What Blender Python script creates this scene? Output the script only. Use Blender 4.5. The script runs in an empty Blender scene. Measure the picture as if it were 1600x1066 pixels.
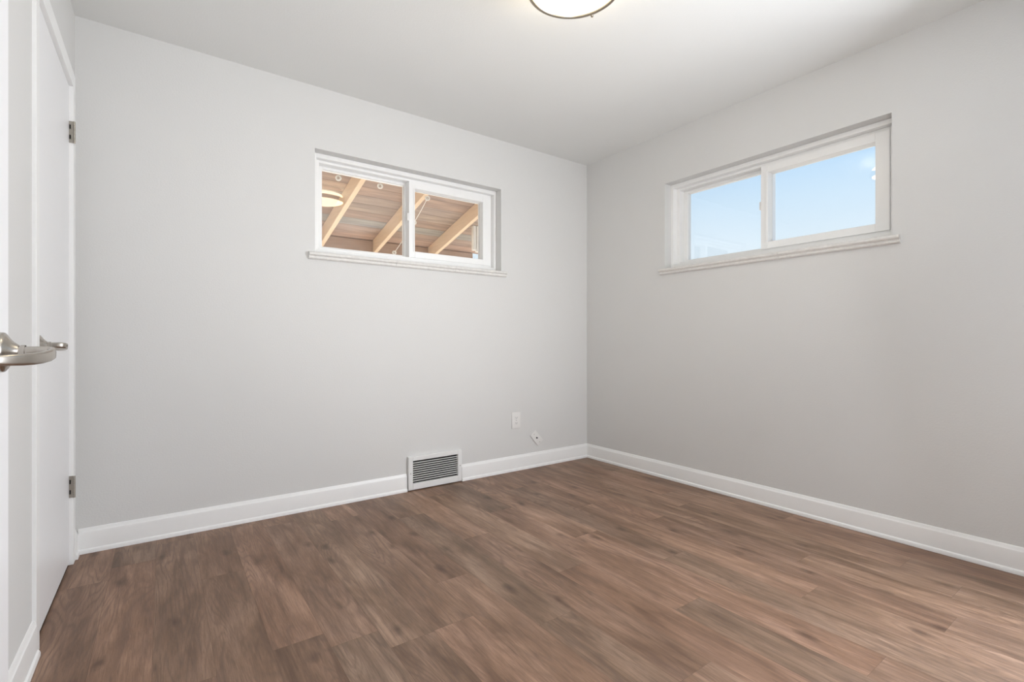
import bpy, bmesh, math, random
from mathutils import Vector, Matrix
random.seed(7)
COL = bpy.context.scene.collection
SC = bpy.context.scene

# ------------------------------------------------------------------ camera
cd = bpy.data.cameras.new('camera'); cam = bpy.data.objects.new('camera', cd); COL.objects.link(cam)
cd.sensor_width = 36; cd.lens = 36 * 759 / 1600; cd.clip_start = 0.02; cd.clip_end = 500
cd.shift_y = 0.0009
cam.location = (-2.884, -2.939, 0.963)
cam.rotation_euler = (math.radians(90), 0, math.atan2(0.8121, 0.5835) - math.pi / 2)
SC.camera = cam

# ------------------------------------------------------------------ world, sun, large lights, exposure
SC.view_settings.view_transform = 'Standard'; SC.view_settings.look = 'None'
SC.view_settings.gamma = 1; SC.view_settings.use_curve_mapping = False
SC.view_settings.exposure = 0.05
w = bpy.data.worlds.new('sky'); SC.world = w; w.use_nodes = True
wn = w.node_tree.nodes; wl = w.node_tree.links; wn.clear()
o_ = wn.new('ShaderNodeOutputWorld'); bg = wn.new('ShaderNodeBackground')
tc = wn.new('ShaderNodeTexCoord'); sp = wn.new('ShaderNodeSeparateXYZ'); rp = wn.new('ShaderNodeValToRGB')
wl.new(tc.outputs['Generated'], sp.inputs[0]); wl.new(sp.outputs['Z'], rp.inputs['Fac'])
e = rp.color_ramp.elements
e[0].position = 0.0; e[0].color = (0.93, 0.97, 1.0, 1)
e[1].position = 1.0; e[1].color = (0.10, 0.27, 0.68, 1)
for p, c in ((0.17, (0.79, 0.915, 1.0)), (0.25, (0.66, 0.845, 1.0)), (0.33, (0.49, 0.735, 0.99)), (0.42, (0.38, 0.66, 0.96))):
    k = e.new(p); k.color = (*c, 1)
bg.inputs['Strength'].default_value = 1.0
wl.new(rp.outputs['Color'], bg.inputs['Color']); wl.new(bg.outputs[0], o_.inputs[0])

def light(name, kind, loc, rot, energy, color, **kw):
    d = bpy.data.lights.new(name, kind); d.energy = energy; d.color = color
    for a, b in kw.items(): setattr(d, a, b)
    o = bpy.data.objects.new(name, d); o.location = loc; o.rotation_euler = rot; COL.objects.link(o); return o
sun = light('sun', 'SUN', (0, 8, 8), (0, 0, 0), 11.0, (1, .93, .82), angle=0.01)
sun.rotation_euler = Vector((-.25, .70, .67)).to_track_quat('Z', 'Y').to_euler()
# added area light behind the camera, main room fill in place of daylight
light('near_side_fill', 'AREA', (-.45, -3.15, 1.25), (math.radians(86), 0, math.radians(68)), 66, (.92, .965, 1.04),
      shape='RECTANGLE', size=.9, size_y=1.5)
# added spot aimed upward to brighten the ceiling and upper back wall
fill_ = light('ceiling_fill', 'SPOT', (-2.3, -3.1, .6), (0, 0, 0), 92, (1, .985, .96), spot_size=math.radians(100), spot_blend=1.0, shadow_soft_size=.12)
fill_.rotation_euler = (Vector((-1.3, -.75, 2.44)) - fill_.location).to_track_quat('-Z', 'Y').to_euler()

# ------------------------------------------------------------------ materials
def lin(r, g, b):
    f = lambda c: (c / 255 / 12.92) if c / 255 <= .04045 else ((c / 255 + .055) / 1.055) ** 2.4
    return (f(r), f(g), f(b), 1)
def mat(name, color, rough=.5, metal=0, noise=0, nscale=40, bump=0, bscale=200, spec=.5, stretch=(1, 1, 1), detail=3):
    m = bpy.data.materials.new(name); m.use_nodes = True; nt = m.node_tree; b = nt.nodes['Principled BSDF']
    b.inputs['Base Color'].default_value = (*color[:3], 1); b.inputs['Roughness'].default_value = rough
    b.inputs['Metallic'].default_value = metal; b.inputs['Specular IOR Level'].default_value = spec
    t = nt.nodes.new('ShaderNodeTexCoord'); mp = nt.nodes.new('ShaderNodeMapping'); nt.links.new(t.outputs['Object'], mp.inputs[0])
    mp.inputs['Scale'].default_value = stretch
    n = nt.nodes.new('ShaderNodeTexNoise'); n.inputs['Scale'].default_value = nscale; n.inputs['Detail'].default_value = detail
    nt.links.new(mp.outputs[0], n.inputs['Vector'])
    mx = nt.nodes.new('ShaderNodeMix'); mx.data_type = 'RGBA'
    mx.inputs[6].default_value = tuple(c * (1 - noise) for c in color[:3]) + (1,)
    mx.inputs[7].default_value = tuple(min(1, c * (1 + noise)) for c in color[:3]) + (1,)
    nt.links.new(n.outputs['Fac'], mx.inputs[0]); nt.links.new(mx.outputs[2], b.inputs['Base Color'])
    if bump:
        n2 = nt.nodes.new('ShaderNodeTexNoise'); n2.inputs['Scale'].default_value = bscale; nt.links.new(mp.outputs[0], n2.inputs['Vector'])
        bu = nt.nodes.new('ShaderNodeBump'); bu.inputs['Strength'].default_value = bump; bu.inputs['Distance'].default_value = .002
        nt.links.new(n2.outputs['Fac'], bu.inputs['Height']); nt.links.new(bu.outputs[0], b.inputs['Normal'])
    return m
M = {}
M['wall'] = mat('grey_wall_paint', (.732, .729, .716), .65, noise=.012, nscale=3, bump=.25, bscale=130, spec=.25)
M['ceil'] = mat('ceiling_paint', (.80, .805, .79), .8, noise=.012, nscale=3, bump=.2, bscale=130, spec=.15)
M['trim'] = mat('white_trim_paint', (.93, .93, .92), .32, noise=.01, bump=.05, bscale=40)
M['door'] = mat('white_door_paint', (.90, .90, .91), .35, noise=.01, bump=.06, bscale=30)
M['vinyl'] = mat('white_window_vinyl', (.93, .93, .92), .35, noise=.01)
M['sill'] = mat('painted_stone_sill', (.80, .785, .755), .6, noise=.13, nscale=55, bump=.9, bscale=110, detail=8)
M['nickel'] = mat('satin_nickel', (.50, .465, .42), .24, 1, noise=.04, nscale=80)
M['hinge'] = mat('hinge_metal', (.46, .43, .38), .38, 1, noise=.08, nscale=120)
M['dark'] = mat('dark_recess', (.02, .018, .016), .8)
M['plate'] = mat('white_plastic_plate', (.83, .82, .80), .3)
M['grille'] = mat('white_enamel_grille', (.85, .85, .84), .35)
M['bronze'] = mat('brushed_nickel_ring', (.42, .37, .30), .38, 1, noise=.05)
M['rafter'] = mat('pale_fir_rafter', (.76, .58, .41), .7, noise=.12, nscale=9, stretch=(6, .6, 6))
M['seam'] = mat('dark_plank_joint', (.13, .085, .06), .8)
M['beam'] = mat('weathered_beam', (.44, .32, .25), .8, noise=.2, nscale=9, stretch=(.6, 6, 6))
M['ground'] = mat('concrete_ground', (.60, .55, .48), .9, noise=.08, nscale=6)
M['cord'] = mat('white_cord_plastic', (.85, .84, .80), .4)
M['caulk'] = mat('grey_vinyl_gasket', (.25, .25, .25), .6)

def glass_mat():
    m = bpy.data.materials.new('window_glass'); m.use_nodes = True; nt = m.node_tree; nt.nodes.clear()
    o = nt.nodes.new('ShaderNodeOutputMaterial'); mx = nt.nodes.new('ShaderNodeMixShader'); t = nt.nodes.new('ShaderNodeBsdfTransparent')
    g = nt.nodes.new('ShaderNodeBsdfGlossy'); g.inputs['Roughness'].default_value = .01
    f = nt.nodes.new('ShaderNodeFresnel'); f.inputs['IOR'].default_value = 1.5
    mu = nt.nodes.new('ShaderNodeMath'); mu.operation = 'MULTIPLY'; mu.inputs[1].default_value = 1.2
    t.inputs['Color'].default_value = (.99, .995, 1, 1)
    nt.links.new(f.outputs[0], mu.inputs[0]); nt.links.new(mu.outputs[0], mx.inputs[0])
    nt.links.new(t.outputs[0], mx.inputs[1]); nt.links.new(g.outputs[0], mx.inputs[2]); nt.links.new(mx.outputs[0], o.inputs[0])
    return m
M['glass'] = glass_mat()

def emis(name, color, s):
    m = bpy.data.materials.new(name); m.use_nodes = True; b = m.node_tree.nodes['Principled BSDF']
    b.inputs['Base Color'].default_value = (.9, .88, .82, 1); b.inputs['Roughness'].default_value = .25
    b.inputs['Emission Color'].default_value = (*color, 1); b.inputs['Emission Strength'].default_value = s
    return m
M['bowl'] = emis('lit_frosted_glass', (1, .84, .58), 12.0)

class NT:                                                             # tiny node helper
    def __init__(s, m): s.t = m.node_tree
    def n(s, k, **kw):
        x = s.t.nodes.new(k)
        for a, b in kw.items(): setattr(x, a, b)
        return x
    def l(s, a, b): s.t.links.new(a, b)
    def math(s, op, a, b=None, c=None):
        x = s.n('ShaderNodeMath', operation=op)
        for i, q in enumerate((a, b, c)):
            if q is None: continue
            if isinstance(q, (int, float)): x.inputs[i].default_value = q
            else: s.l(q, x.inputs[i])
        return x.outputs[0]
    def mix(s, fac, a, b, mode='MIX'):
        x = s.n('ShaderNodeMix', data_type='RGBA', blend_type=mode)
        for i, q in ((0, fac), (6, a), (7, b)):
            if isinstance(q, (int, float)): x.inputs[i].default_value = q
            elif isinstance(q, tuple): x.inputs[i].default_value = q
            else: s.l(q, x.inputs[i])
        return x.outputs[2]
    def ramp(s, fac, stops):
        x = s.n('ShaderNodeValToRGB'); s.l(fac, x.inputs[0]); e = x.color_ramp.elements
        for i, (p, c) in enumerate(stops):
            k = e[i] if i < 2 else e.new(p)
            k.position = p; k.color = c if isinstance(c, tuple) else (c, c, c, 1)
        return x.outputs[0]

def floor_mat():
    m = bpy.data.materials.new('brown_oak_vinyl_planks'); m.use_nodes = True; q = NT(m); b = m.node_tree.nodes['Principled BSDF']
    tc = q.n('ShaderNodeTexCoord'); at = q.n('ShaderNodeAttribute', attribute_name='plank')
    rnd = at.outputs['Fac']
    cmb = q.n('ShaderNodeCombineXYZ'); q.l(q.math('MULTIPLY', rnd, 37.0), cmb.inputs[0]); q.l(q.math('MULTIPLY', rnd, 91.0), cmb.inputs[1]); q.l(q.math('MULTIPLY', rnd, 53.0), cmb.inputs[2])
    ad = q.n('ShaderNodeVectorMath', operation='ADD'); q.l(tc.outputs['Object'], ad.inputs[0]); q.l(cmb.outputs[0], ad.inputs[1])
    def noise(scale, st, detail=4, dist=0, rough=.5):
        mp = q.n('ShaderNodeMapping'); q.l(ad.outputs[0], mp.inputs[0]); mp.inputs['Scale'].default_value = st
        n = q.n('ShaderNodeTexNoise'); n.inputs['Scale'].default_value = scale; n.inputs['Detail'].default_value = detail
        n.inputs['Distortion'].default_value = dist; n.inputs['Roughness'].default_value = rough
        q.l(mp.outputs[0], n.inputs['Vector']); return n.outputs['Fac']
    fine = noise(210, (1, .07, 1), 6, .8, .75)
    pore = noise(420, (1, .03, 1), 3, .2, .6)
    streak = noise(15, (1, .13, 1), 4, 1.0, .55)
    thin = noise(60, (1, .06, 1), 4, .6, .6)
    blotch = noise(5, (1.4, .45, 1), 3, .5)
    cont = noise(6.5, (1.3, .16, 1), 1.5, .6)
    rings = q.math('SINE', q.math('ADD', q.math('MULTIPLY', cont, 120.0), q.math('MULTIPLY', fine, 2.2)))
    rmask = q.ramp(noise(3.5, (1.5, .5, 1), 2), [(.40, .15), (.56, 1.0)])
    ringv = q.math('MULTIPLY', q.math('POWER', q.math('ADD', q.math('MULTIPLY', rings, .5), .5), 3.0), rmask)
    base = q.ramp(blotch, [(.30, (.200, .122, .078, 1)), (.72, (.385, .262, .190, 1)), (.44, (.265, .168, .112, 1)), (.57, (.325, .212, .148, 1))])
    c = q.mix(q.ramp(streak, [(.32, .0), (.66, 1.0)]), q.mix(1.0, base, (.68, .65, .63, 1), 'MULTIPLY'), q.mix(1.0, base, (1.20, 1.20, 1.21, 1), 'MULTIPLY'))
    c = q.mix(q.ramp(thin, [(.36, .0), (.64, 1.0)]), q.mix(1.0, c, (.88, .86, .85, 1), 'MULTIPLY'), q.mix(1.0, c, (1.10, 1.10, 1.11, 1), 'MULTIPLY'))
    c = q.mix(q.math('MULTIPLY', q.ramp(fine, [(.36, 1.0), (.56, 0.0)]), .30), c, (.105, .066, .048, 1))
    c = q.mix(q.math('MULTIPLY', q.ramp(fine, [(.56, 0.0), (.72, 1.0)]), .26), c, (.43, .33, .25, 1))
    c = q.mix(q.math('MULTIPLY', ringv, .50), c, (.15, .095, .072, 1))
    c = q.mix(q.math('MULTIPLY', q.ramp(pore, [(.34, 1.0), (.46, 0.0)]), .35), c, (.085, .052, .038, 1))
    # a few knots, long along the board
    mp = q.n('ShaderNodeMapping'); q.l(ad.outputs[0], mp.inputs[0]); mp.inputs['Scale'].default_value = (5.2, 2.4, 1)
    vo = q.n('ShaderNodeTexVoronoi', voronoi_dimensions='2D'); vo.inputs['Scale'].default_value = 1.0; q.l(mp.outputs[0], vo.inputs['Vector'])
    wob = q.math('ADD', vo.outputs['Distance'], q.math('MULTIPLY', q.math('SUBTRACT', noise(30, (1, .6, 1), 3), .5), .16))
    knot = q.ramp(wob, [(-.02, 1.0), (.13, 0.0)])
    sx = q.n('ShaderNodeSeparateColor'); q.l(vo.outputs['Color'], sx.inputs[0])
    knot = q.math('MULTIPLY', knot, q.math('GREATER_THAN', sx.outputs[0], .50))
    c = q.mix(q.math('MULTIPLY', knot, .72), c, (.075, .042, .028, 1))
    # board-to-board tone: some greyer, some redder
    a2 = q.math('FRACT', q.math('MULTIPLY', rnd, 17.31)); tone = q.ramp(a2, [(0.0, (.84, .82, .80, 1)), (1.0, (1.12, 1.10, 1.08, 1)), (.5, (1.0, .97, .94, 1))])
    c = q.mix(1.0, c, tone, 'MULTIPLY')
    a3 = q.math('FRACT', q.math('MULTIPLY', rnd, 5.77)); tint = q.ramp(a3, [(0.0, (.96, 1.0, 1.0, 1)), (1.0, (1.035, .985, .965, 1))])
    c = q.mix(1.0, c, tint, 'MULTIPLY')
    q.l(c, b.inputs['Base Color'])
    q.l(q.math('ADD', .40, q.math('MULTIPLY', fine, .16)), b.inputs['Roughness']); b.inputs['Specular IOR Level'].default_value = .42
    bu = q.n('ShaderNodeBump'); bu.inputs['Strength'].default_value = .22; bu.inputs['Distance'].default_value = .001
    q.l(fine, bu.inputs['Height']); q.l(bu.outputs[0], b.inputs['Normal'])
    return m
M['floor'] = floor_mat()

def deck_mat():
    m = bpy.data.materials.new('weathered_roof_boards'); m.use_nodes = True; q = NT(m); b = m.node_tree.nodes['Principled BSDF']
    tc = q.n('ShaderNodeTexCoord'); s = q.n('ShaderNodeSeparateXYZ'); q.l(tc.outputs['Object'], s.inputs[0])
    y = q.math('DIVIDE', s.outputs['Y'], .14); idx = q.math('FLOOR', y); fr = q.math('FRACT', y)
    wn_ = q.n('ShaderNodeTexWhiteNoise', noise_dimensions='1D'); q.l(idx, wn_.inputs['W'])
    c = q.ramp(wn_.outputs['Value'], [(0, (.36, .25, .19, 1)), (1, (.50, .34, .27, 1)), (.35, (.36, .29, .24, 1)), (.6, (.44, .31, .25, 1)), (.8, (.34, .32, .29, 1))])
    n = q.n('ShaderNodeTexNoise'); n.inputs['Scale'].default_value = 5; n.inputs['Detail'].default_value = 6
    mp = q.n('ShaderNodeMapping'); q.l(tc.outputs['Object'], mp.inputs[0]); mp.inputs['Scale'].default_value = (.5, 5, 1); q.l(mp.outputs[0], n.inputs['Vector'])
    c = q.mix(q.ramp(n.outputs['Fac'], [(.3, 0.0), (.7, 1.0)]), q.mix(1.0, c, (.72, .72, .74, 1), 'MULTIPLY'), q.mix(1.0, c, (1.2, 1.15, 1.1, 1), 'MULTIPLY'))
    gap = q.math('LESS_THAN', fr, .05)
    c = q.mix(q.math('MULTIPLY', gap, .6), c, (.10, .06, .04, 1))
    q.l(c, b.inputs['Base Color']); b.inputs['Roughness'].default_value = .8
    return m
M['deck'] = deck_mat()

# ------------------------------------------------------------------ mesh helpers
def bx(bm, x0, x1, y0, y1, z0, z1, bev=0, seg=2, mtx=None):
    vs = [bm.verts.new(p) for p in ((x0, y0, z0), (x1, y0, z0), (x1, y1, z0), (x0, y1, z0), (x0, y0, z1), (x1, y0, z1), (x1, y1, z1), (x0, y1, z1))]
    fs = [bm.faces.new([vs[i] for i in f]) for f in ((0, 3, 2, 1), (4, 5, 6, 7), (0, 1, 5, 4), (1, 2, 6, 5), (2, 3, 7, 6), (3, 0, 4, 7))]
    if bev:
        ed = list({e for f in fs for e in f.edges})
        r = bmesh.ops.bevel(bm, geom=ed, offset=bev, segments=seg, profile=.5, affect='EDGES')
        vs = list({v for f in r['faces'] for v in f.verts} | {v for v in vs if v.is_valid})
    if mtx: bmesh.ops.transform(bm, matrix=mtx, verts=vs)
    return vs
def B(*boxes, bev=0, seg=2):
    bm = bmesh.new()
    for b in boxes: bx(bm, *b, bev=bev, seg=seg)
    return bm
def lathe(bm, prof, seg=48, mtx=None, cap0=False, cap1=False):       # profile of (r, z) round Z
    rings = []
    for r, z in prof:
        if r < 1e-6: rings.append([bm.verts.new((0, 0, z))])
        else: rings.append([bm.verts.new((r * math.cos(2 * math.pi * i / seg), r * math.sin(2 * math.pi * i / seg), z)) for i in range(seg)])
    for a, b in zip(rings, rings[1:]):
        for i in range(seg):
            j = (i + 1) % seg
            if len(a) == 1 and len(b) == 1: continue
            if len(a) == 1: bm.faces.new((a[0], b[i], b[j]))
            elif len(b) == 1: bm.faces.new((a[i], a[j], b[0]))
            else: bm.faces.new((a[i], a[j], b[j], b[i]))
    if cap0: bm.faces.new(rings[0][::-1])
    if cap1: bm.faces.new(rings[-1])
    vs = [v for r in rings for v in r]
    if mtx: bmesh.ops.transform(bm, matrix=mtx, verts=vs)
    return vs
def sweep(bm, pts, sect, up=Vector((0, 0, 1)), caps=True, scale=None):   # section (side, up) along a path
    pts = [Vector(p) for p in pts]; rings = []
    for i, p in enumerate(pts):
        t = (pts[min(i + 1, len(pts) - 1)] - pts[max(i - 1, 0)]).normalized()
        s = t.cross(up).normalized(); u = s.cross(t).normalized(); k = scale[i] if scale else (1, 1)
        rings.append([bm.verts.new(p + s * a * k[0] + u * b * k[1]) for a, b in sect])
    n = len(sect)
    for a, b in zip(rings, rings[1:]):
        for i in range(n): bm.faces.new((a[i], a[(i + 1) % n], b[(i + 1) % n], b[i]))
    if caps: bm.faces.new(rings[0][::-1]); bm.faces.new(rings[-1])
def circ(r, n=16, ry=None): return [(r * math.cos(2 * math.pi * i / n), (ry or r) * math.sin(2 * math.pi * i / n)) for i in range(n)]
def rrect(a, b, r, n=4):
    out = []
    for cx, cy, s in ((a - r, b - r, 0), (-a + r, b - r, 90), (-a + r, -b + r, 180), (a - r, -b + r, 270)):
        for i in range(n + 1):
            t = math.radians(s + 90 * i / n); out.append((cx + r * math.cos(t), cy + r * math.sin(t)))
    return out
def obj(name, bm, m, parent=None, smooth=False, label=None, angle=40):
    bmesh.ops.recalc_face_normals(bm, faces=bm.faces[:])
    me = bpy.data.meshes.new(name); bm.to_mesh(me); bm.free(); me.materials.append(m)
    if smooth:
        for p in me.polygons: p.use_smooth = True
        me.set_sharp_from_angle(angle=math.radians(angle))
    o = bpy.data.objects.new(name, me); COL.objects.link(o)
    if parent: o.parent = parent; o.matrix_parent_inverse = parent.matrix_world.inverted()
    if label: o['label'] = label
    return o
def empty(name, loc, **props):
    o = bpy.data.objects.new(name, None); o.location = loc; o.empty_display_size = .05; COL.objects.link(o)
    o.matrix_world = Matrix.Translation(loc)
    for a, b in props.items(): o[a] = b
    return o
def struct(o, label, cat):
    o['kind'] = 'structure'; o['label'] = label; o['category'] = cat; return o

XL, YN, H, T = -3.208, -3.35, 2.44, .22        # left wall plane, near wall plane, ceiling height, wall thickness
W0, W1 = 1.480, 2.082                            # window openings: sill top and head
WA = (-2.172, -.870)                             # window in the back wall, along x
WB = (.778, 2.096)                               # window in the right wall, along -y
def MA(u, v, w_): return Vector((u, v, w_))
def MB_(u, v, w_): return Vector((v, -u, w_))

# ------------------------------------------------------------------ floor of individual planks in one mesh
PW, PL, X0, G = .152, 1.22, -2.758, .0003
joints = {-2: -.27, 0: -.61, 1: -1.275, 3: -1.476, 7: -.88, 5: -1.19, 6: -1.653, 10: -1.18, 11: -1.585, 15: -1.20, 14: -1.94, 12: -2.09, 9: -1.865}
bm = bmesh.new(); lay = bm.faces.layers.float.new('plank'); i = -3
while X0 + i * PW < 0:
    xa, xb = max(XL - .1, X0 + i * PW), min(0.0, X0 + (i + 1) * PW)
    j = joints.get(i, -random.random() * PL); y = j
    while y < 0: y += PL
    while y > YN:
        ya, yb = max(y - PL, YN), min(y, 0.0)
        vs = [bm.verts.new(p) for p in ((xa + G, ya + G, 0), (xb - G, ya + G, 0), (xb - G, yb - G, 0), (xa + G, yb - G, 0))]
        f = bm.faces.new(vs); f[lay] = random.random(); y -= PL
    i += 1
vs = bx(bm, XL - .2, .2, YN - .2, .2, -.12, -.0008)
for f in bm.faces:
    if f[lay] == 0: f.material_index = 1
me = bpy.data.meshes.new('floor'); bm.to_mesh(me); bm.free(); me.materials.append(M['floor']); me.materials.append(M['seam'])
fl = bpy.data.objects.new('floor', me); COL.objects.link(fl)
struct(fl, 'brown oak-look plank floor with knots and wavy grain', 'floor')

# ------------------------------------------------------------------ walls, ceiling
def wall_hole(name, fn, u0, u1, h0, h1):
    bm = bmesh.new()
    for a, b, c, d in ((u0, h0, 0, H), (h1, u1, 0, H), (h0, h1, 0, W0 - .004), (h0, h1, W1, H)):
        p, q = fn(a, 0, c), fn(b, T, d)
        bx(bm, min(p.x, q.x), max(p.x, q.x), min(p.y, q.y), max(p.y, q.y), c, d)
    bmesh.ops.remove_doubles(bm, verts=bm.verts, dist=1e-5)
    return obj(name, bm, M['wall'])
struct(wall_hole('wall_back', MA, XL - T, 0, *WA), 'light grey back wall with a slider window showing roof rafters', 'wall')
struct(wall_hole('wall_right', MB_, -T, -YN, *WB), 'light grey right wall with a slider window showing blue sky', 'wall')
DT = 2.068                                                            # closet door head
CN, CF = -.838, -.125                                                 # closet opening: near and far side
EN, EF = -3.25, -2.50                                                 # entry opening
bm = bmesh.new()
for a, b, c, d in ((CF + .006, 0, 0, H), (CN - .006, CF + .006, DT + .006, H), (EF + .006, CN - .006, 0, H), (EN - .006, EF + .006, DT + .006, H), (YN, EN - .006, 0, H)):
    bx(bm, XL - .12, XL, a, b, c, d)
struct(obj('wall_left', bm, M['wall']), 'light grey left wall holding the white closet door', 'wall')
struct(obj('wall_near', B((XL - .12, T, YN - .12, YN, 0, H)), M['wall']), 'grey near wall behind the camera', 'wall')
struct(obj('wall_closet', B((XL - .8, XL - .78, -1.2, .1, 0, H), (XL - .78, XL - .12, .08, .1, 0, H), (XL - .78, XL - .12, -1.2, -1.18, 0, H)), M['wall']), 'closet walls behind the closed white door', 'wall')
struct(obj('wall_hall', B((XL - 1.3, XL - 1.28, -3.5, -2.3, 0, H), (XL - 1.28, XL - .12, -2.32, -2.3, 0, H), (XL - 1.28, XL - .12, -3.5, -3.48, 0, H)), M['wall']), 'hallway walls beyond the entry doorway', 'wall')
struct(obj('ceiling', B((XL - 1.4, T, -3.6, T, H, H + .15)), M['ceil']), 'smooth pale grey ceiling', 'ceiling')
struct(obj('floor_hall', B((XL - 1.4, XL - .2, -3.6, .2, -.12, 0)), M['floor']), 'hall and closet floor', 'floor')

# ------------------------------------------------------------------ baseboards
BP = [(0, 0), (.019, 0), (.0195, .010), (.017, .017), (.0125, .021), (.0120, .088), (.0105, .096), (.0075, .100), (.006, .107), (.003, .1125), (0, .113)]
def base(name, p0, p1, n, label, m='trim', cap=None):
    p0, p1, n = Vector(p0), Vector(p1), Vector(n); bm = bmesh.new()
    ra = [bm.verts.new(p0 + n * a + Vector((0, 0, b + .0005))) for a, b in BP]; rb = [bm.verts.new(p1 + n * a + Vector((0, 0, b + .0005))) for a, b in BP]
    k = len(BP)
    for i in range(k): bm.faces.new((ra[i], ra[(i + 1) % k], rb[(i + 1) % k], rb[i]))
    bm.faces.new(ra[::-1]); bm.faces.new(rb)
    return struct(obj(name, bm, M[m], smooth=True, angle=25), label, 'baseboard')
base('baseboard_back', (XL + .012, 0, 0), (-1.611, 0, 0), (0, -1, 0), 'white baseboard on the back wall left of the floor vent')
base('baseboard_back_right', (-1.206, 0, 0), (0, 0, 0), (0, -1, 0), 'white baseboard on the back wall between floor vent and corner')
base('baseboard_right', (0, 0, 0), (0, YN, 0), (-1, 0, 0), 'white baseboard along the whole right wall')
base('baseboard_left', (XL, -.885, 0), (XL, EF + .06, 0), (1, 0, 0), 'white baseboard on the left wall beside the closet door casing')
base('baseboard_left_corner', (XL, -.075, 0), (XL, 0, 0), (1, 0, 0), 'short white baseboard end between closet casing and the back corner')

# ------------------------------------------------------------------ windows
def window(name, fn, U, slide_l, label, n_joint):
    u0, u1 = U
    root = struct(empty(name, fn((u0 + u1) / 2, .08, W0)), label, 'window')
    def ring(bm, a, b, c, d, wl_, wr, wb, wt, v0, v1, bev=.0015):
        for (p, q, r, s) in ((a, a + wl_, c, d), (b - wr, b, c, d), (a + wl_, b - wr, c, c + wb), (a + wl_, b - wr, d - wt, d)):
            A, D = fn(p, v0, r), fn(q, v1, s)
            bx(bm, min(A.x, D.x), max(A.x, D.x), min(A.y, D.y), max(A.y, D.y), r, s, bev=bev, seg=1)
    e = .0006
    a, b, c, d = u0 + e, u1 - e, W0 + e, W1 - e
    bm = bmesh.new()
    ring(bm, a, b, c, d, .024, .018, .030, .026, .066, .20)
    ring(bm, a + .024, b - .018, c + .03, d - .026, .024, .018, .020, .016, .104, .20)
    obj('window_frame', bm, M['vinyl'], root)
    um = (u0 + u1) / 2
    # fixed pane (left) with slim bead, set deep
    fa, fb, fc, fd = a + .048, um + .012, c + .05, d - .042
    bm = bmesh.new(); ring(bm, fa, fb, fc, fd, .030, .048, .017, .017, .155, .196)
    fx = obj('fixed_frame', bm, M['vinyl'], root)
    def pane(p, q, r, s, v, par):
        A, D = fn(p, v - .002, r), fn(q, v + .002, s)
        obj('pane', B((min(A.x, D.x), max(A.x, D.x), min(A.y, D.y), max(A.y, D.y), r, s)), M['glass'], par)
        bm = bmesh.new(); ring(bm, p, q, r, s, .0025, .0025, .0025, .0025, v - .004, v - .0025, bev=0)
        obj('gasket', bm, M['caulk'] if name == 'window_1' and par['side'] == 'r' else M['vinyl'], par)
    fx['side'] = 'l'
    pane(fa + .028, fb - .046, fc + .015, fd - .015, .176, fx)
    # sliding sash (right) on the inner track
    sa, sb, sc, sd = um - .028, b - .0350, c + .0490, d - .0410
    bm = bmesh.new(); ring(bm, sa, sb, sc, sd, .042, .062, .042, .046, .096, .166)
    sh = obj('sliding_sash', bm, M['vinyl'], root); sh['side'] = 'r'
    pane(sa + .040, sb - .060, sc + .040, sd - .044, .152, sh)
    del fx['side']; del sh['side']
    # pull rail on meeting stile and small latch
    A, D = fn(sa + .030, .091, sc + .04), fn(sa + .038, .0965, sd - .045)
    obj('pull_rail', B((min(A.x, D.x), max(A.x, D.x), min(A.y, D.y), max(A.y, D.y), sc + .04, sd - .045), bev=.001, seg=1), M['vinyl'], sh)
    A, D = fn(sa - .012, .100, 1.775), fn(sa + .004, .116, 1.825)
    obj('latch', B((min(A.x, D.x), max(A.x, D.x), min(A.y, D.y), max(A.y, D.y), 1.775, 1.825), bev=.002), M['plate'], sh)
    # sill of painted stone pieces with bullnose and small apron moulding
    bm = bmesh.new()
    prof = [(.0745, 0), (-.020, 0), (-.028, -.003), (-.031, -.009), (-.029, -.016), (-.023, -.020), (-.016, -.022), (-.015, -.027), (-.019, -.030), (-.019, -.035), (-.012, -.040), (-.0005, -.041), (-.0005, -.004), (.0745, -.004)]
    def seg(p, q, pr):
        n = max(2, int((q - p) / .02)); rr = []
        for i in range(n + 1):
            u = p + (q - p) * i / n
            jit = 0 if i in (0, n) else 1
            rr.append([bm.verts.new(fn(u, v + (random.uniform(-.0007, .0007) * jit if v < -.01 else 0), W0 + z + (random.uniform(-.0006, .0006) * jit if v < -.01 else 0))) for v, z in pr])
        k = len(pr)
        for x, y in zip(rr, rr[1:]):
            for i in range(k): bm.faces.new((x[i], x[(i + 1) % k], y[(i + 1) % k], y[i]))
        bm.faces.new(rr[0][::-1]); bm.faces.new(rr[-1])
    ears = [(-.0005 if v > 0 else v, z) for v, z in prof[:-1]]
    ears = [p for i, p in enumerate(ears) if p not in ears[:i]]
    seg(u0 - .036, u0, ears); seg(u1, u1 + .036, ears)
    cuts = [u0 + (u1 - u0) * f for f in n_joint]; cuts = [u0] + cuts + [u1]
    for p, q in zip(cuts, cuts[1:]): seg(p + .0008 * (p != u0), q - .0008 * (q != u1), prof)
    obj('window_sill', bm, M['sill'], root, label='rough painted sill with hairline joints')
    return root
window('window_1', MA, WA, 0, 'white two-pane slider window looking out to wooden roof rafters', (.375, .70))
window('window_2', MB_, WB, 0, 'white two-pane slider window looking out to clear blue sky', (.27, .60))

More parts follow.
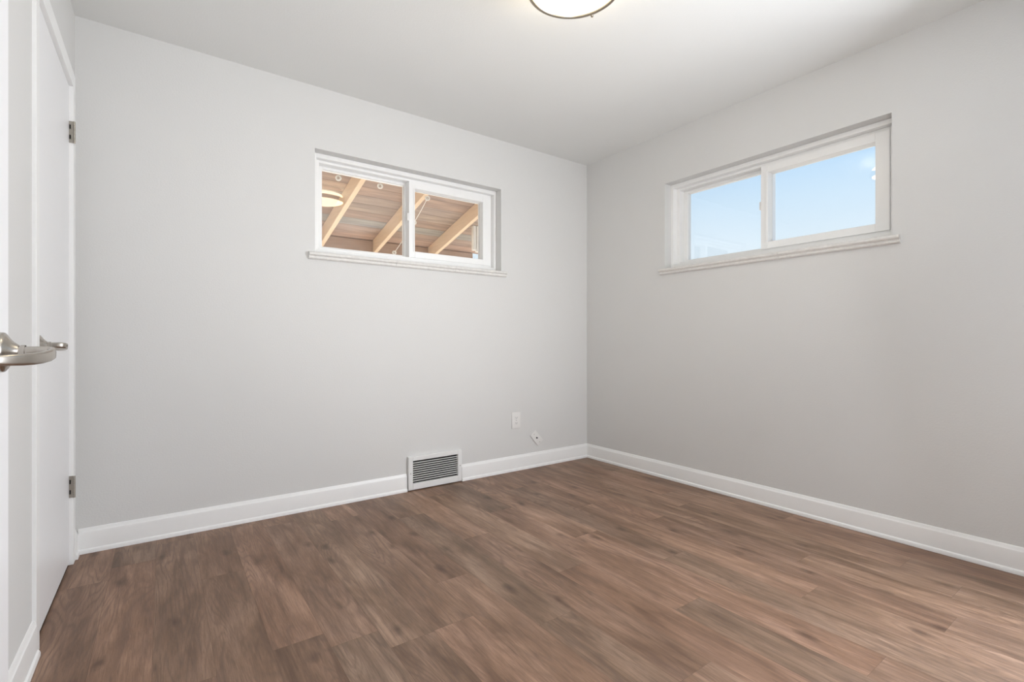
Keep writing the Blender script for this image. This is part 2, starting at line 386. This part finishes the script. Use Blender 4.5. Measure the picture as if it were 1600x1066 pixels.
# ------------------------------------------------------------------ lever handles (local: n = out of the door, a = along the arm)
def lever(door, loc, adir, label, privacy):
    R = Matrix(((1, 0, 0), (0, adir, 0), (0, 0, 1))).to_4x4(); Lc = Matrix.Translation(loc)
    hd = empty('door_handle', loc); hd.parent = door; hd.matrix_parent_inverse = door.matrix_world.inverted(); hd['label'] = label
    rot = Matrix.Rotation(math.radians(90), 4, 'Y')                    # lathe Z -> +X
    bm = bmesh.new(); lathe(bm, [(0, 0), (.033, 0), (.033, .0050), (.0322, .0070), (.0290, .0095), (.0225, .0130), (.0170, .0175), (.0135, .0215), (.0118, .0235), (0, .018)], 48, Lc @ rot)
    obj('rose', bm, M['nickel'], hd, smooth=True, angle=35)
    bm = bmesh.new(); pts = []
    for x, y, z in ((.016, 0, 0), (.030, 0, 0), (.044, 0, 0), (.056, .001, 0), (.0635, .006, -.001), (.0665, .016, -.003), (.0645, .032, -.006), (.0590, .052, -.0085), (.0515, .072, -.010), (.0420, .092, -.0105), (.0310, .108, -.0105), (.0200, .119, -.0105)):
        pts.append(Lc @ (R @ Vector((x, y, z))))
    sc = [(1.0, .93)] * 3 + [(.85, .93), (.62, .93), (.50, .95), (.45, .95), (.42, .95), (.40, .93), (.39, .90), (.37, .84), (.32, .70)]
    sweep(bm, pts, rrect(.0100, .0100, .0066, 5), scale=sc)
    obj('lever_arm', bm, M['nickel'], hd, smooth=True, angle=50)
    bm = bmesh.new(); lathe(bm, [(.0118, .0), (.0118, .005), (.0112, .0055)], 32, Lc @ Matrix.Translation((.026, 0, 0)) @ rot)
    obj('collar', bm, M['nickel'], hd, smooth=True)
    bm = bmesh.new(); lathe(bm, [(.0045, 0), (.0045, .004), (.003, .006), (0, .0065)], 20, Lc @ Matrix.Translation((.0645, adir * .010, -.0015)) @ rot)
    obj('lock_button', bm, M['dark' if not privacy else 'nickel'], hd, smooth=True)
    return hd

# closet door, door_1
DX = XL - .005
d1 = struct(empty('door_1', (DX - .017, (CN + CF) / 2, .0)), 'white flush closet door with satin lever and two hinges', 'door')
obj('door_slab', B((DX - .035, DX, CN + .0004, CF - .0004, .012, DT - .0004), bev=.0005), M['door'], d1)
lever(d1, (DX, CN + .065, .952), 1, 'satin nickel lever on the closet door', False)
for z in (1.869, .337):
    hg = obj('hinge', B((DX - .004, XL + .0115, CF - .0018, CF - .0002, z - .047, z + .047), bev=.0005), M['hinge'], d1, label='small steel door hinge')
    for dz in (-.022, .022):
        bm = bmesh.new(); bx(bm, DX + .0015, DX + .0065, CF - .0042, CF - .0034, z + dz - .009, z + dz + .009)
        obj('screw_hole', bm, M['dark'], hg)
    for k in range(5):
        bm = bmesh.new(); lathe(bm, [(0, 0), (.0042, 0), (.0042, .0178), (0, .0178)], 16, Matrix.Translation((XL + .0125, CF - .003, z - .047 + .0189 * k)))
        obj('knuckle', bm, M['hinge'], hg, smooth=True)
bm = bmesh.new(); Z2 = DT + .062
bx(bm, XL - .10, XL + .010, CN - .047, CN, 0, Z2, bev=.0015)
bx(bm, XL - .10, XL + .010, CF, CF + .055, 0, Z2, bev=.0015)
bx(bm, XL - .10, XL + .010, CN, CF, DT, Z2, bev=.0015)
struct(obj('trim_1', bm, M['trim']), 'white casing round the closet door', 'door casing')

# entry door, door_2, swung flat against the left wall in the foreground
EX = -3.103
d2 = struct(empty('door_2', (EX - .017, -2.11, 0)), 'white entry door opened flat against the left wall, cut by the left edge', 'door')
obj('door_slab', B((EX - .035, EX, -2.49, -1.737, .012, 2.045), bev=.0015), M['door'], d2)
lever(d2, (EX, -1.798, .946), -1, 'satin nickel lever on the open entry door', True)
bm = bmesh.new(); Z2 = DT + .06
bx(bm, XL - .12, XL + .014, EF, EF + .055, 0, Z2, bev=.002); bx(bm, XL - .12, XL + .014, EN - .055, EN, 0, Z2, bev=.002); bx(bm, XL - .12, XL + .014, EN, EF, DT, Z2, bev=.002)
struct(obj('trim_2', bm, M['trim']), 'white casing round the entry doorway', 'door casing')

# ------------------------------------------------------------------ floor vent register
vx0, vx1, vz0, vz1 = -1.604, -1.213, .008, .221
t = empty('wall_vent', (-1.409, 0, vz0), label='white slatted metal air vent set in the baseboard under the rafter window', category='vent')
ox0, ox1, oz0, oz1 = vx0 + .030, vx1 - .030, vz0 + .040, vz1 - .028
obj('vent_frame', B((vx0, ox0, -.022, -.001, vz0, vz1), (ox1, vx1, -.022, -.001, vz0, vz1), (ox0, ox1, -.022, -.001, vz0, oz0), (ox0, ox1, -.022, -.001, oz1, vz1), bev=.0022), M['grille'], t)
obj('vent_duct', B((ox0, ox1, -.0035, -.0015, oz0, oz1)), M['dark'], t, label='dark recess behind the slats')
NS = 10; st = (oz1 - oz0) / NS
for i in range(NS - 1):
    z = oz0 + st * (i + 1)
    bm = bmesh.new(); bx(bm, ox0 - .001, ox1 + .001, -.0042, .0042, -.0013, .0013, mtx=Matrix.Translation((0, -.0145, z)) @ Matrix.Rotation(math.radians(14), 4, 'X'))
    obj('slat', bm, M['grille'], t)
for x in (vx0 + .014, vx1 - .014):
    bm = bmesh.new(); lathe(bm, [(0, 0), (.0035, 0), (.0035, .001), (.0015, .0022), (0, .0022)], 16, Matrix.Translation((x, -.022, (vz0 + vz1) / 2)) @ Matrix.Rotation(math.radians(90), 4, 'X'))
    obj('screw', bm, M['hinge'], t, smooth=True)

# ------------------------------------------------------------------ outlet
oc = (-.737, 0, .376)
t = empty('wall_outlet', oc, label='white upright outlet plate on the back wall, upper one near the corner', category='outlet')
obj('cover_plate', B((oc[0] - .040, oc[0] + .040, -.0065, -.0003, oc[2] - .061, oc[2] + .061), bev=.0028, seg=3), M['plate'], t, smooth=True)
for s in (-1, 1):
    z = oc[2] + s * .0195
    bm = bmesh.new(); sec = rrect(.0165, .0135, .006, 5)
    a = [bm.verts.new((oc[0] + x, -.0064, z + y)) for x, y in sec]; b = [bm.verts.new((oc[0] + x * .97, -.0085, z + y * .97)) for x, y in sec]
    for i in range(len(a)): bm.faces.new((a[i], a[(i + 1) % len(a)], b[(i + 1) % len(a)], b[i]))
    bm.faces.new(b)
    rc = obj('receptacle', bm, M['plate'], t)
    obj('slot', B((oc[0] - .0075, oc[0] - .0055, -.0088, -.0083, z - .002, z + .0055)), M['dark'], rc)
    obj('slot', B((oc[0] + .0055, oc[0] + .0075, -.0088, -.0083, z - .002, z + .0055)), M['dark'], rc)
    obj('slot', B((oc[0] - .002, oc[0] + .002, -.0088, -.0083, z - .0085, z - .0045)), M['dark'], rc)
bm = bmesh.new(); lathe(bm, [(0, 0), (.003, 0), (.003, .0008), (0, .0012)], 14, Matrix.Translation((oc[0], -.0064, oc[2])) @ Matrix.Rotation(math.radians(90), 4, 'X'))
obj('screw', bm, M['hinge'], t, smooth=True)

# ------------------------------------------------------------------ tilted cable plate
cc = Vector((-.540, 0, .2205)); rm = Matrix.Translation(cc) @ Matrix.Rotation(math.radians(-41), 4, 'Y')
t = empty('cable_plate', cc, label='small tilted cable plate with a dark jack, hanging crooked above the baseboard', category='wall plate')
bm = bmesh.new(); vs = bx(bm, -.033, .033, -.0068, -.0006, -.0585, .0585, bev=.0028, seg=3); bmesh.ops.transform(bm, matrix=rm @ Matrix.Rotation(math.radians(0), 4, 'X'), verts=bm.verts)
obj('cover_plate', bm, M['plate'], t, smooth=True)
bm = bmesh.new(); lathe(bm, [(.0062, 0), (.0062, .003), (.0045, .0035), (.0045, .009), (.0028, .009), (.0028, .004), (0, .004)], 20, rm @ Matrix.Translation((0, -.0066, .004)) @ Matrix.Rotation(math.radians(90), 4, 'X'))
obj('jack', bm, M['dark'], t, smooth=True)
for dz in (-.042, .042):
    bm = bmesh.new(); lathe(bm, [(0, 0), (.003, 0), (.003, .0008), (0, .0012)], 14, rm @ Matrix.Translation((0, -.0067, dz)) @ Matrix.Rotation(math.radians(90), 4, 'X'))
    obj('screw', bm, M['hinge'], t, smooth=True)

# ------------------------------------------------------------------ ceiling light
lc = Vector((-1.613, -1.576, H))
t = empty('ceiling_light', lc, label='round flush ceiling light with lit frosted bowl and metal ring', category='ceiling light')
LT = Matrix.Translation(lc)
bm = bmesh.new(); lathe(bm, [(0, -.001), (.150, -.001), (.152, -.010), (.150, -.060), (.146, -.062), (.144, -.010), (0, -.010)], 64, LT)
obj('light_pan', bm, M['grille'], t, smooth=True)
bm = bmesh.new(); lathe(bm, [(.172, -.092), (.184, -.094), (.186, -.104), (.185, -.122), (.182, -.1275), (.170, -.1275), (.1675, -.124), (.170, -.100), (.172, -.092)], 72, LT)
obj('metal_ring', bm, M['bronze'], t, smooth=True, angle=35)
bm = bmesh.new(); lathe(bm, [(.164, -.060), (.1650, -.100), (.1665, -.116), (.160, -.122), (.140, -.131), (.110, -.141), (.070, -.149), (.030, -.153), (0, -.154)], 72, LT)
obj('glass_bowl', bm, M['bowl'], t, smooth=True)
for k in range(3):
    a = math.radians(24.5 + 120 * k)
    K = LT @ Matrix.Rotation(a, 4, 'Z')
    bm = bmesh.new(); lathe(bm, [(0, 0), (.005, 0), (.006, .004), (.006, .010), (.003, .014), (0, .0145)], 18, K @ Matrix.Translation((.183, 0, -.122)) @ Matrix.Rotation(math.radians(110), 4, 'Y'))
    kb = obj('thumb_screw', bm, M['bronze'], t, smooth=True)
    bm = bmesh.new(); bx(bm, .150, .176, -.006, .006, -.095, -.055, mtx=K)
    obj('bracket', bm, M['bronze'], t)

# ------------------------------------------------------------------ outside: ground and covered patio roof
struct(obj('ground', B((-30, 30, T + .02, 60, -.35, -.15), (T + .02, 60, -30, T + .02, -.35, -.15)), M['ground']), 'pale outdoor ground around the house', 'ground')
S, ZR = .257, 2.50
YE = 2.26
def slope(bm): bmesh.ops.transform(bm, matrix=Matrix(((1, 0, 0, 0), (0, 1, 0, 0), (0, -S, 1, 0), (0, 0, 0, 1))), verts=bm.verts); return bm
pr = empty('patio_roof', (-1.4, T + .05, 0), label='sloping wooden patio roof of weathered boards on pale rafters outside the back window', category='patio roof')
RE = .46
obj('roof_boards', slope(B((-4.3, RE, T + .03, YE, ZR + .145, ZR + .17))), M['deck'], pr)
for x in (-3.44, -2.82, -2.21, -1.60, -1.03, -.37):
    obj('rafter', slope(B((x, x + .042, T + .03, YE - .02, ZR, ZR + .1445), bev=.003, seg=1)), M['rafter'], pr)
for xa, xb in ((-3.44, -2.82), (-2.82, -2.21), (-2.21, -1.60), (-1.60, -1.03), (-1.03, -.37)):
    obj('blocking', slope(B((xa + .0425, xb - .0005, .90, .94, ZR + .045, ZR + .1445), bev=.003, seg=1)), M['rafter'], pr)
obj('end_beam', B((-4.3, .24, YE - .018, YE + .022, 1.78, 2.062), bev=.004, seg=1), M['beam'], pr)
obj('hanger', B((-.140, -.104, 1.6, 1.64, 1.965, 2.231), (-.096, -.056, 1.6, 1.64, 1.95, 2.231), bev=.002, seg=1), M['cord'], pr, label='pale short vertical boards hung near the roof corner')
obj('post', B((-4.2, -4.11, YE - .06, YE + .02, -.15, 1.78), bev=.004, seg=1), M['rafter'], pr)

# cord with white clips
P = [(-1.788, .875, 2.225), (-1.457, .875, 2.225), (-.985, .985, 2.235), (-.925, 1.40, 2.11), (-.84, 2.10, 1.935)]
t = empty('light_cord', P[0], label='thin cord on round white clips hung under the patio roof outside the window', category='cord')
bm = bmesh.new(); pts = []
for a, b in zip(P[2:], P[3:]):
    a, b = Vector(a), Vector(b)
    for i in range(8):
        f = i / 8; pts.append(a.lerp(b, f) - Vector((0, 0, .006 * math.sin(math.pi * f))))
pts.append(Vector(P[-1]))
sweep(bm, pts, circ(.0028, 8))
obj('cord', bm, M['cord'], t)
for p in P:
    bm = bmesh.new(); lathe(bm, [(.020, -.006), (.0235, 0), (.020, .006), (.011, .006), (.009, 0), (.011, -.006), (.020, -.006)], 24, Matrix.Translation(p) @ Matrix.Rotation(math.radians(-25), 4, 'Z') @ Matrix.Rotation(math.radians(105), 4, 'X'))
    c = obj('clip', bm, M['cord'], t, smooth=True)
    bm = bmesh.new(); lathe(bm, [(0, 0), (.006, 0), (.006, .012), (0, .012)], 12, Matrix.Translation(p) @ Matrix.Rotation(math.radians(-25), 4, 'Z') @ Matrix.Rotation(math.radians(105), 4, 'X') @ Matrix.Translation((0, 0, -.006)))
    obj('hook', bm, M['hinge'], c, smooth=True)
